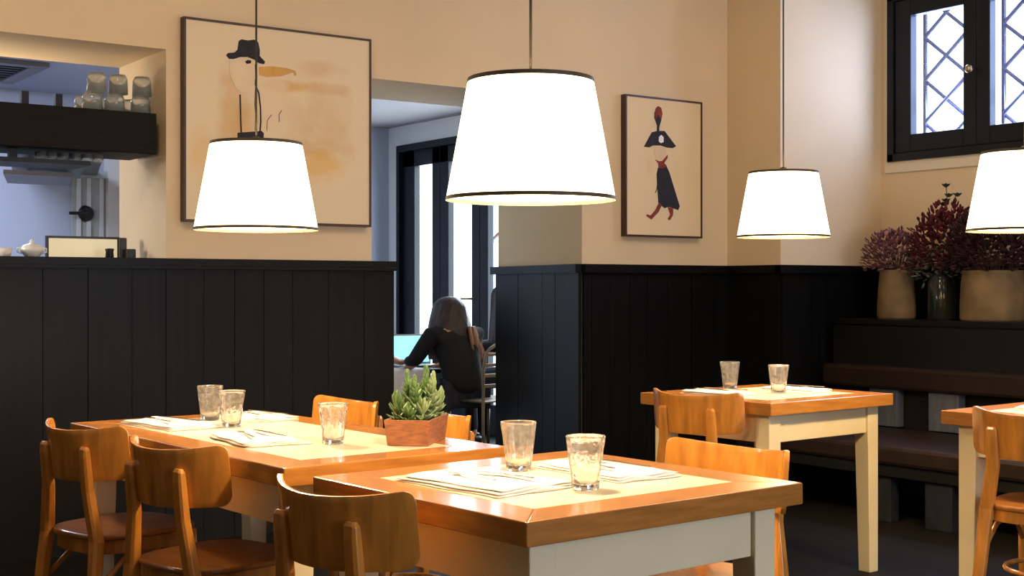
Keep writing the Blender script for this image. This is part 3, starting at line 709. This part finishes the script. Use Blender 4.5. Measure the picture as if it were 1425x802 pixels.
b = bmesh.new(); tube(b, [(0, 0, .5), (.0, -.03, .70), (.0, -.02, .80)], .0025, 5); tube(b, [(0, 0, .5), (.0, -.09, .74)], .0025, 5); obj('tall_stems', b, 'stem', v2)
b = bmesh.new()
for (y, z) in ((-.02, .79), (-.04, .73), (-.02, .70), (-.0, .68), (-.10, .73)):
    for k in range(5): a = k*1.256; leaf(b, (0, y, z), (math.cos(a)*.8, math.sin(a)*.8, .5), .034, .014, .003)
obj('tall_leaves', b, 'darkfoil', v2, smooth=True)
v3 = vase('flower_vase', 'wide weathered stone vase of shade-darkened maroon flowers below the right-edge lamp', 1381, [(.002, 0), (.170, 0), (.180, .015), (.180, .10), (.174, .22), (.166, .275), (.170, .29)], 'stone')
stems(v3, 24, .14, 0, 0, .40, .2, .28, 7)
petals(v3, 'blooms', 'maroon', -.03, 0, .40, .22, .27, .24, 900, .038, 8, -.45)

# ------------------------------------------------------------------ kitchen pass: hanging shelf, glasses, small things
t = thing('hanging_shelf', 'black shelf hung across the kitchen opening with a glass rail below', 'shelf', (0, 6.1, 0))
obj('shelf_box', BX(-2.6, 2.285, .0, .36, 1.842, 2.036), 'darkwood', t, bevel=.004)
obj('rail', BX(-2.6, 1.98, .02, .30, 1.775, 1.795), 'blackframe', t)
for x in (1.08, 1.655): obj('hanger', BX(x-.014, x+.014, .10, .13, 2.036, 2.10) if False else BX(x-.018, x+.018, .10, .135, 1.795, 1.842), 'blackframe', t)
for px in (33, 80):
    X = onY(px, 150, 6.25)[0]; obj('hanger', BX(X-.016, X+.016, .13, .16, 2.036, SOF if px < 0 else 2.11), 'blackframe', t)
g0 = None; gi = 0
def shelf_glass(px, layer, Y, sc, lab, z0, inv=True):
    global g0, gi
    if g0 is None:
        b = bmesh.new(); lathe(b, [(.002, 0), (.030, 0), (.038, .02), (.040, .085), (.0385, .085), (.036, .02), (.028, .006), (.002, .006)], 20); g0 = obj('shelf_glass', b, 'shelfglass', smooth=True); o = g0
    else: o = g0.copy(); C.objects.link(o)
    X = onY(px, 140, Y)[0]
    o.scale = (sc, sc, sc*.93); o.location = (X, Y, z0+(.085*sc*.93 if inv else 0)); o.rotation_euler = (PI if inv else 0, 0, gi*.7); gi += 1
    tag(o, lab, 'glass', 'upturned glasses on the hanging shelf')
zb = 2.0365
for px, nm in ((128, 'first'), (159, 'second'), (195, 'rightmost')):
    shelf_glass(px, 0, 6.24, 1.2, 'upturned clear glass in the lower row on the hanging shelf, %s of the front three' % nm, zb)
for px, nm in ((134, 'first'), (164, 'second'), (197, 'rightmost')):
    shelf_glass(px, 1, 6.24, 1.15, 'upturned clear glass stacked on the upper row of the hanging shelf, %s of three' % nm, zb+.096)
for px, nm in ((116, 'left'), (148, 'middle'), (180, 'right')):
    shelf_glass(px, 0, 6.37, 1.15, 'clear glass in the back row on the hanging shelf, %s one' % nm, zb)
k = 0
nth = iter(('leftmost', 'second from left', 'third from left', 'fourth from left', 'fifth from left', 'sixth from left', 'seventh from left', 'eighth from left', 'ninth from left'))
for px in range(6, 136, 16):
    if abs(px-33) < 6: continue
    X = onY(px, 215, 6.22)[0]
    if abs(X-1.655) < .045 or abs(X-1.08) < .045: continue
    o = g0.copy(); C.objects.link(o); o.scale = (.62, .62, .45); o.rotation_euler = (0, 0, k); o.location = (X, 6.2, 1.7953); k += 1
    tag(o, 'low clear glass on the narrow rail under the kitchen shelf, '+next(nth), 'glass', 'low glasses on the narrow rail')
# stepped grey wall shelf in the kitchen
t = thing('slatted_rack', 'stepped grey rack of three slats under the kitchen ceiling', 'rack', (0, 0, 0))
def quad_slat(zh, Y0, Y1, pa, pb, qa, qb, th=.025):
    f = lambda px, Y: onY(px, 230, Y)[0]
    b = bmesh.new(); P = [(f(pa, Y0), Y0), (f(pb, Y0), Y0), (f(qb, Y1), Y1), (f(qa, Y1), Y1)]
    prism(b, P, zh, zh+th); return b
obj('slat', quad_slat(2.02, 8.0, 9.595, 18, 145, 32, 134), 'hoodsteel', t); obj('slat', quad_slat(1.94, 7.95, 8.9, 14, 117, 18, 112), 'hoodsteel', t); obj('slat', quad_slat(1.865, 7.9, 8.6, 4, 100, 10, 96), 'hoodsteel', t)
b = bmesh.new()
for px in (40, 90):
    x = onY(px, 230, 8.5)[0]; obj('rod', tube(bmesh.new(), [(x, 8.5, 1.88), (x, 8.5, 2.02)], .008, 8), 'blackframe', t)
# ceiling cassette
X0 = 1.2
t = thing('ceiling_vent', 'dark square vent in the kitchen ceiling', 'vent', (2.02, 8.75, 2.6))
b = bmesh.new(); h = .42
for a in ((-h, h, -h, -h+.09), (-h, h, h-.09, h), (-h, -h+.09, -h+.09, h-.09), (h-.09, h, -h+.09, h-.09)): box(b, *a, -.03, -.001)
obj('vent_frame', b, 'hoodsteel', t, bevel=.003)
b = bmesh.new()
for q in range(7): box(b, -h+.09, h-.09, -h+.10+q*.09, -h+.15+q*.09, -.02, -.006)
box(b, -h+.09, h-.09, -h+.09, h-.09, -.005, -.001); obj('vent_grille', b, 'blackframe', t)
# panelled door at the kitchen's end
b = bmesh.new(); X0, X1 = onY(99, 300, 9.58)[0], 3.2
n = 6
struct('door_4', BX(X0, X1, 9.56, 9.598, 0, 2.0), 'doorgrey')
b = bmesh.new()
for q in (.12, .42, .80): box(b, X0+(X1-X0)*q, X0+(X1-X0)*q+.028, 9.545, 9.56, 0, 2.0)
struct('trim_13', b, 'doorwhite'); struct('trim_14', BX(X0-.02, X1+.05, 9.52, 9.56, 2.0, 2.05), 'doorgrey')
p = onY(122, 297, 9.5); t = thing('wall_valve', 'dark round wall fitting with a short arm by the kitchen door', 'wall fitting', (p[0], 9.56, p[2]))
obj('disc', lathe(bmesh.new(), [(.055, 0), (.06, .01), (.05, .03), (.02, .035)], 24), 'blackplastic', t, rot=(PI/2, 0, 0), smooth=True)
obj('arm', tube(bmesh.new(), [(0, -.04, 0), (-.05, -.05, .0), (-.13, -.05, -.002)], .012, 8), 'blackplastic', t)
# on the sill of the pass
def sill(px, Y): return onY(px, 350, Y)[0]
zS = WZ
t = thing('framed_panel', 'black framed cream panel propped on the kitchen sill', 'sign', (sill(115, 6.42), 6.42, zS)); hw = .165
obj('face', BX(-hw, hw, -.006, .006, .008, .098), 'signface', t)
b = bmesh.new(); box(b, -hw-.012, hw+.012, -.01, .012, .098, .109); box(b, -hw-.012, hw+.012, -.01, .012, 0, .008); box(b, -hw-.012, -hw, -.01, .012, .008, .098); box(b, hw, hw+.012, -.01, .012, .008, .098)
obj('frame', b, 'blackplastic', t, bevel=.001)
obj('foot', BX(-.05, .05, .012, .07, 0, .006), 'blackplastic', t)
def small(name, label, cat, px, Y, bm, m, **k):
    return tag(obj(name, bm, m, loc=(sill(px, Y), Y, zS), **k), label, cat)
small('pepper_mill', 'short black jar on the kitchen sill before the cream panel', 'jar', 152, 6.30, lathe(bmesh.new(), [(.018, 0), (.02, .005), (.018, .035), (.021, .042), (.021, .048), (.004, .05)], 20), 'blackplastic', smooth=True)
small('menu_holder', 'tall black block at the right end of the cream panel', 'holder', 169.5, 6.40, BX(-.017, .017, -.02, .02, 0, .105), 'blackplastic', bevel=.004)
small('card_reader', 'low black box on the sill beside the white jamb', 'box', 180, 6.36, BX(-.022, .022, -.03, .03, 0, .05), 'blackplastic', bevel=.006)
b = lathe(bmesh.new(), [(.025, 0), (.03, .004), (.052, .03), (.054, .045), (.04, .06), (.015, .068), (.008, .07), (.012, .08), (.002, .088)], 28)
t = thing('sugar_bowl', 'white lidded sugar bowl on the kitchen sill', 'bowl', (sill(44, 6.35), 6.35, zS)); obj('bowl', b, 'white', t, smooth=True)
for s in (-1, 1): obj('handle', tube(bmesh.new(), [(s*.045, 0, .048), (s*.066, 0, .045), (s*.066, 0, .028), (s*.048, 0, .022)], .004, 6), 'white', t, smooth=True)
small('cup', 'white cup at the left edge on the kitchen sill', 'cup', 5, 6.35, lathe(bmesh.new(), [(.02, 0), (.03, .01), (.037, .045), (.035, .045), (.028, .012), (.002, .008)], 24), 'white', smooth=True)

# ------------------------------------------------------------------ front room: table, laptop, chair, people
ax, ay = W(-.66, 9.35)
TB = .64
t = thing('cafe_table', 'small dark cafe table in the front room holding the laptop', 'table', (4.93, 8.25, 0))
obj('tabletop', BX(-.38, .42, -.33, .35, TB-.03, TB), 'darkwood', t, bevel=.004)
for x in (-.34, .38):
    for y in (-.28, .3): obj('leg', BX(x-.02, x+.02, y-.02, y+.02, 0, TB-.03), 'darkwood', t)
# white cloth lying over the near table edge
b = bmesh.new(); g = {}
for i in range(13):
    for j in range(11):
        x = -.17+.34*i/12; s = j/10*.42
        w_ = .006*math.sin(i*1.7)+.006*math.sin(i*.8+j)
        y, z = ((.2-s, .004) if s < .2 else (-.012-abs(w_)*1.5, .004-(s-.2)))
        for q in (0, 1): g[i, j, q] = b.verts.new((x+w_, y-(.0 if s < .2 else .003*q), z+(.003*q if s < .2 else 0)))
for q in (0, 1):
    for i in range(12):
        for j in range(10): b.faces.new((g[i, j, q], g[i+1, j, q], g[i+1, j+1, q], g[i, j+1, q]))
o = obj('cloth', b, 'cloth', smooth=True, loc=(4.74, 7.915, TB+.001)); tag(o, 'crumpled white cloth hanging over the cafe table edge', 'cloth')
t = thing('laptop', 'open laptop with lit pale blue screen before the dark-haired woman', 'laptop', (5.03, 8.26, TB+.001), math.radians(-12))
obj('keyboard_base', BX(-.16, .16, -.11, .11, 0, .014), 'alu', t, bevel=.003)
mt = Matrix.Translation((0, .11, .014)) @ Matrix.Rotation(math.radians(-12), 4, 'X')
l = obj('lid', box(bmesh.new(), -.16, .16, 0, .008, 0, .22, mt), 'alu', t, bevel=.002)
obj('screen', box(bmesh.new(), -.148, .148, -.0012, -.0002, .012, .208, mt), 'screen', l)

def skin_body(name, m, verts, edges, parent, lvl=2, root=0):
    """verts: (x,y,z,rx,ry)"""
    me = bpy.data.meshes.new(name); me.from_pydata([v[:3] for v in verts], edges, [])
    o = bpy.data.objects.new(name, me); C.objects.link(o); o.parent = parent; me.materials.append(M[m])
    sk = o.modifiers.new('skin', 'SKIN'); sk.use_smooth_shade = True
    sv = me.skin_vertices[0].data if me.skin_vertices else None
    if sv is None:
        me.skin_vertices.new(); sv = me.skin_vertices[0].data if hasattr(me, 'skin_vertices') else None
    for i, v in enumerate(verts): sv[i].radius = (v[3], v[4] if len(v) > 4 else v[3]); sv[i].use_root = (i == root)
    ss = o.modifiers.new('subdivision', 'SUBSURF'); ss.levels = lvl; ss.render_levels = lvl
    return o
def seated(label, X, Y, rz, pose='reach', trousers='navycloth', tip=True, lean=.10):
    """figure sits on a .45 m seat, faces local +Y"""
    t = thing('person', label, 'person', (X, Y, 0), rz)
    V = []; E = []
    def add(p, r, par=None, r2=None):
        V.append((*p, r, r2 or r)); i = len(V)-1
        if par is not None: E.append((par, i))
        return i
    pel = add((0, 0, .53), .11, None, .085); wa = add((0, .02, .68), .10, pel, .08); ch = add((0, lean*.7, .86), .135, wa, .10); up = add((0, lean, .97), .11, ch, .085)
    nk = add((0, lean+.03, 1.04), .048, up); hb = add((0, lean+.05, 1.09), .060, nk, .068); hm = add((0, lean+.06, 1.145), .072, hb, .085); ht = add((0, lean+.055, 1.195), .055, hm, .068)
    nose = add((0, lean+.155, 1.125), .010, hm)
    arms = {}
    for s in (-1, 1):
        sh = add((s*.165, lean, .96), .052, up); 
        el = (s*.235, lean+.10, .76); wr = (s*.12, lean+.33, TB+.055)
        e1 = add(((s*.20), lean+.05, .86), .046, sh); e2 = add(el, .040, e1); f1 = add(((el[0]+wr[0])/2, (el[1]+wr[1])/2, (el[2]+wr[2])/2+.005), .037, e2); w1 = add(wr, .024, f1)
        pa_ = add((wr[0]-s*.012, wr[1]+.045, wr[2]-.008), .028, w1, .016)
        for k in range(4):
            dx = -.024+k*.016; ln = (.062, .072, .068, .052)[k]
            a_ = add((wr[0]-s*.012+dx, wr[1]+.078, wr[2]-.006), .0085, pa_); b_ = add((wr[0]-s*.012+dx*1.1, wr[1]+.078+ln*.55, wr[2]-.008), .0078, a_); add((wr[0]-s*.012+dx*1.15, wr[1]+.078+ln*.95, wr[2]-.024), .0068, b_)
        a_ = add((wr[0]-s*.042, wr[1]+.045, wr[2]-.012), .009, pa_); add((wr[0]-s*.056, wr[1]+.075, wr[2]-.02), .008, a_)
        hp = add((s*.095, .05, .52), .082, pel); kn = add((s*.13, .42, .50), .058, hp); cf = add((s*.13, .42, .28), .050, kn); an = add((s*.13, .40, .08), .034, cf); add((s*.14, .52, .035), .032, an)
    body = skin_body('body', 'skin', V, E, t, 2)
    # knitted top
    V2 = []; E2 = []
    def a2(p, r, par=None, r2=None):
        V2.append((*p, r, r2 or r)); i = len(V2)-1
        if par is not None: E2.append((par, i))
        return i
    q0 = a2((0, 0, .50), .155, None, .135); q1 = a2((0, .01, .68), .145, q0, .118); q2 = a2((0, lean*.7, .86), .165, q1, .125); q3 = a2((0, lean, .975), .135, q2, .108); q4 = a2((0, lean+.02, 1.035), .066, q3)
    for s in (-1, 1):
        s1 = a2((s*.175, lean, .965), .066, q3); s2 = a2((s*.21, lean+.05, .86), .058, s1); s3 = a2((s*.24, lean+.10, .765), .052, s2)
        s4 = a2((s*.20, lean+.18, .757), .047, s3); 
        if pose != 'bare': s5 = a2((s*.15, lean+.27, .756), .040, s4)
    skin_body('pullover', 'blackcloth', V2, E2, t, 2)
    V3 = []; E3 = []
    V2, E2 = V3, E3
    def a3(p, r, par=None, r2=None):
        V3.append((*p, r, r2 or r)); i = len(V3)-1
        if par is not None: E3.append((par, i))
        return i
    p0 = a3((0, 0, .53), .14, None, .12)
    for s in (-1, 1):
        h1 = a3((s*.095, .06, .52), .095, p0); k1 = a3((s*.13, .425, .505), .070, h1); c1 = a3((s*.13, .425, .28), .060, k1); a3((s*.13, .405, .10), .048, c1)
    skin_body('trousers', trousers, V3, E3, t, 2)
    for s in (-1, 1):
        b = bmesh.new(); prism(b, [(s*.135-.045, .33), (s*.135+.045, .33), (s*.14+.048, .52), (s*.14+.02, .58), (s*.14-.02, .58), (s*.14-.048, .52)], .001, .075); obj('shoe', b, 'blackplastic', t, bevel=.02)
    # long hair: cap over the skull and strands down the back
    b = bmesh.new(); hc = Vector((0, lean+.045, 1.135)); n = 28; rows = 16; g = []
    for j in range(rows+1):
        f = j/rows; ring = []
        for i in range(n+1):
            a = -PI*.86+2*PI*.86*i/n-PI/2                         # open at the face (+Y)
            if f < .45:
                e_ = PI/2*(1-f/.45); rr = math.cos(e_); z = hc.z+.100*math.sin(e_); rx, ry = .096*rr, .112*rr
            else:
                g_ = (f-.45)/.55; z = hc.z-.36*g_; rx = .096+.045*math.sin(g_*PI*.8); ry = .112+.035*g_
            wv = 1+.035*math.sin(i*2.3+j*.35)+.02*math.sin(i*5.1)
            x = rx*math.cos(a)*wv; y = ry*math.sin(a)*wv
            yo = -.03*max(0, f-.45)
            ring.append(b.verts.new((hc.x+x, hc.y+y+yo, z)))
        g.append(ring)
    for A, B in zip(g, g[1:]):
        for i in range(n): b.faces.new((A[i], A[i+1], B[i+1], B[i]))
    bmesh.ops.remove_doubles(b, verts=b.verts, dist=.0005)
    o = obj('hair', b, 'hair', t, smooth=True); md = o.modifiers.new('solid', 'SOLIDIFY'); md.thickness = .022; md.offset = 0
    if tip:
        b = bmesh.new(); rnd = random.Random(3)
        for k in range(26):
            x = rnd.uniform(.03, .15); y = lean-.105-rnd.uniform(0, .03)+.35*(x-.05)
            tube(b, [(x*.7, y+.0, 1.02), (x*.95, y-.008, .90), (x*1.15+.02, y, .80), (x*1.25+.035, y+.01, .74)], [.006, .009, .007, .002], 6)
        o2 = obj('hair_ends', b, 'hairtip', o, smooth=True)
    return t
wx, wy = W(-.385, 9.2)
wm = seated('woman with long dark hair in a black top, seated at a laptop, seen from behind', wx+.02, wy-.06, math.radians(8))
wm.scale = (1.12, 1.04, .925)
seated('person behind the black partition with only a forearm reaching to the table', 4.34, 8.20, math.radians(-95), pose='bare', tip=False, trousers='navycloth')
q = W(.09, 10.35); seated('dark-clad person glimpsed against the glass door at the edge of the right partition', q[0], q[1], math.radians(60), tip=False)

def metal_chair(X, Y, rz):
    t = thing('slatted_chair', 'metal chair with curved slatted back behind the long-haired woman', 'chair', (X, Y, 0), rz)
    b = bmesh.new(); w = .20
    hoop = [(-w, -.20, .02)] + [(-w, -.19, z) for z in (.25, .45, .65)]
    top = [(-w*math.cos(a), -.20-.02*math.sin(a), .74+.10*math.sin(a)) for a in [PI*k/10 for k in range(1, 10)]]
    hoop = hoop+top+[(w, -.19, z) for z in (.65, .45, .25)]+[(w, -.20, .02)]
    obj('back_frame', tube(b, hoop, .012, 8), 'iron', t, smooth=True)
    for z in (.54, .61, .68, .75): obj('slat', BX(-w, w, -.20, -.188, z, z+.022), 'iron', t, bevel=.002)
    obj('seat', BX(-.21, .21, -.20, .2, .435, .449), 'iron', t, bevel=.006)
    for s in (-1, 1): obj('leg', tube(bmesh.new(), [(s*.18, .17, .44), (s*.2, .2, 0)], .011, 8), 'iron', t, smooth=True)
q = W(-.20, 9.0)
metal_chair(wx+.16, wy-.13, math.radians(8))
# red striped parasol flap outside the far glass doors
p = W(-.03, 11.2)
t = thing('parasol', 'pale parasol flap with a red edge seen through the far glass door', 'parasol', (7.1, 9.35, 0))
obj('pole', tube(bmesh.new(), [(0, 0, 0), (0, 0, 2.1)], .02, 8), 'white', t)
b = bmesh.new(); ap = b.verts.new((0, 0, 2.15)); rg = [b.verts.new((.55*math.cos(a), .55*math.sin(a), 1.62)) for a in [2*PI*k/8 for k in range(8)]]
for k in range(8): b.faces.new((ap, rg[k], rg[(k+1) % 8]))
o = obj('canopy', b, 'white', t); md = o.modifiers.new('solid', 'SOLIDIFY'); md.thickness = .006
b = bmesh.new()
for k in range(8):
    a = 2*PI*k/8; tube(b, [(0, 0, 2.155), (.553*math.cos(a), .553*math.sin(a), 1.622)], .012, 6)
obj('rib_trim', b, 'redflag', t)
struct('ground', BX(6.4, 11, 6.8, 13, -.1, 0), 'doorwhite')
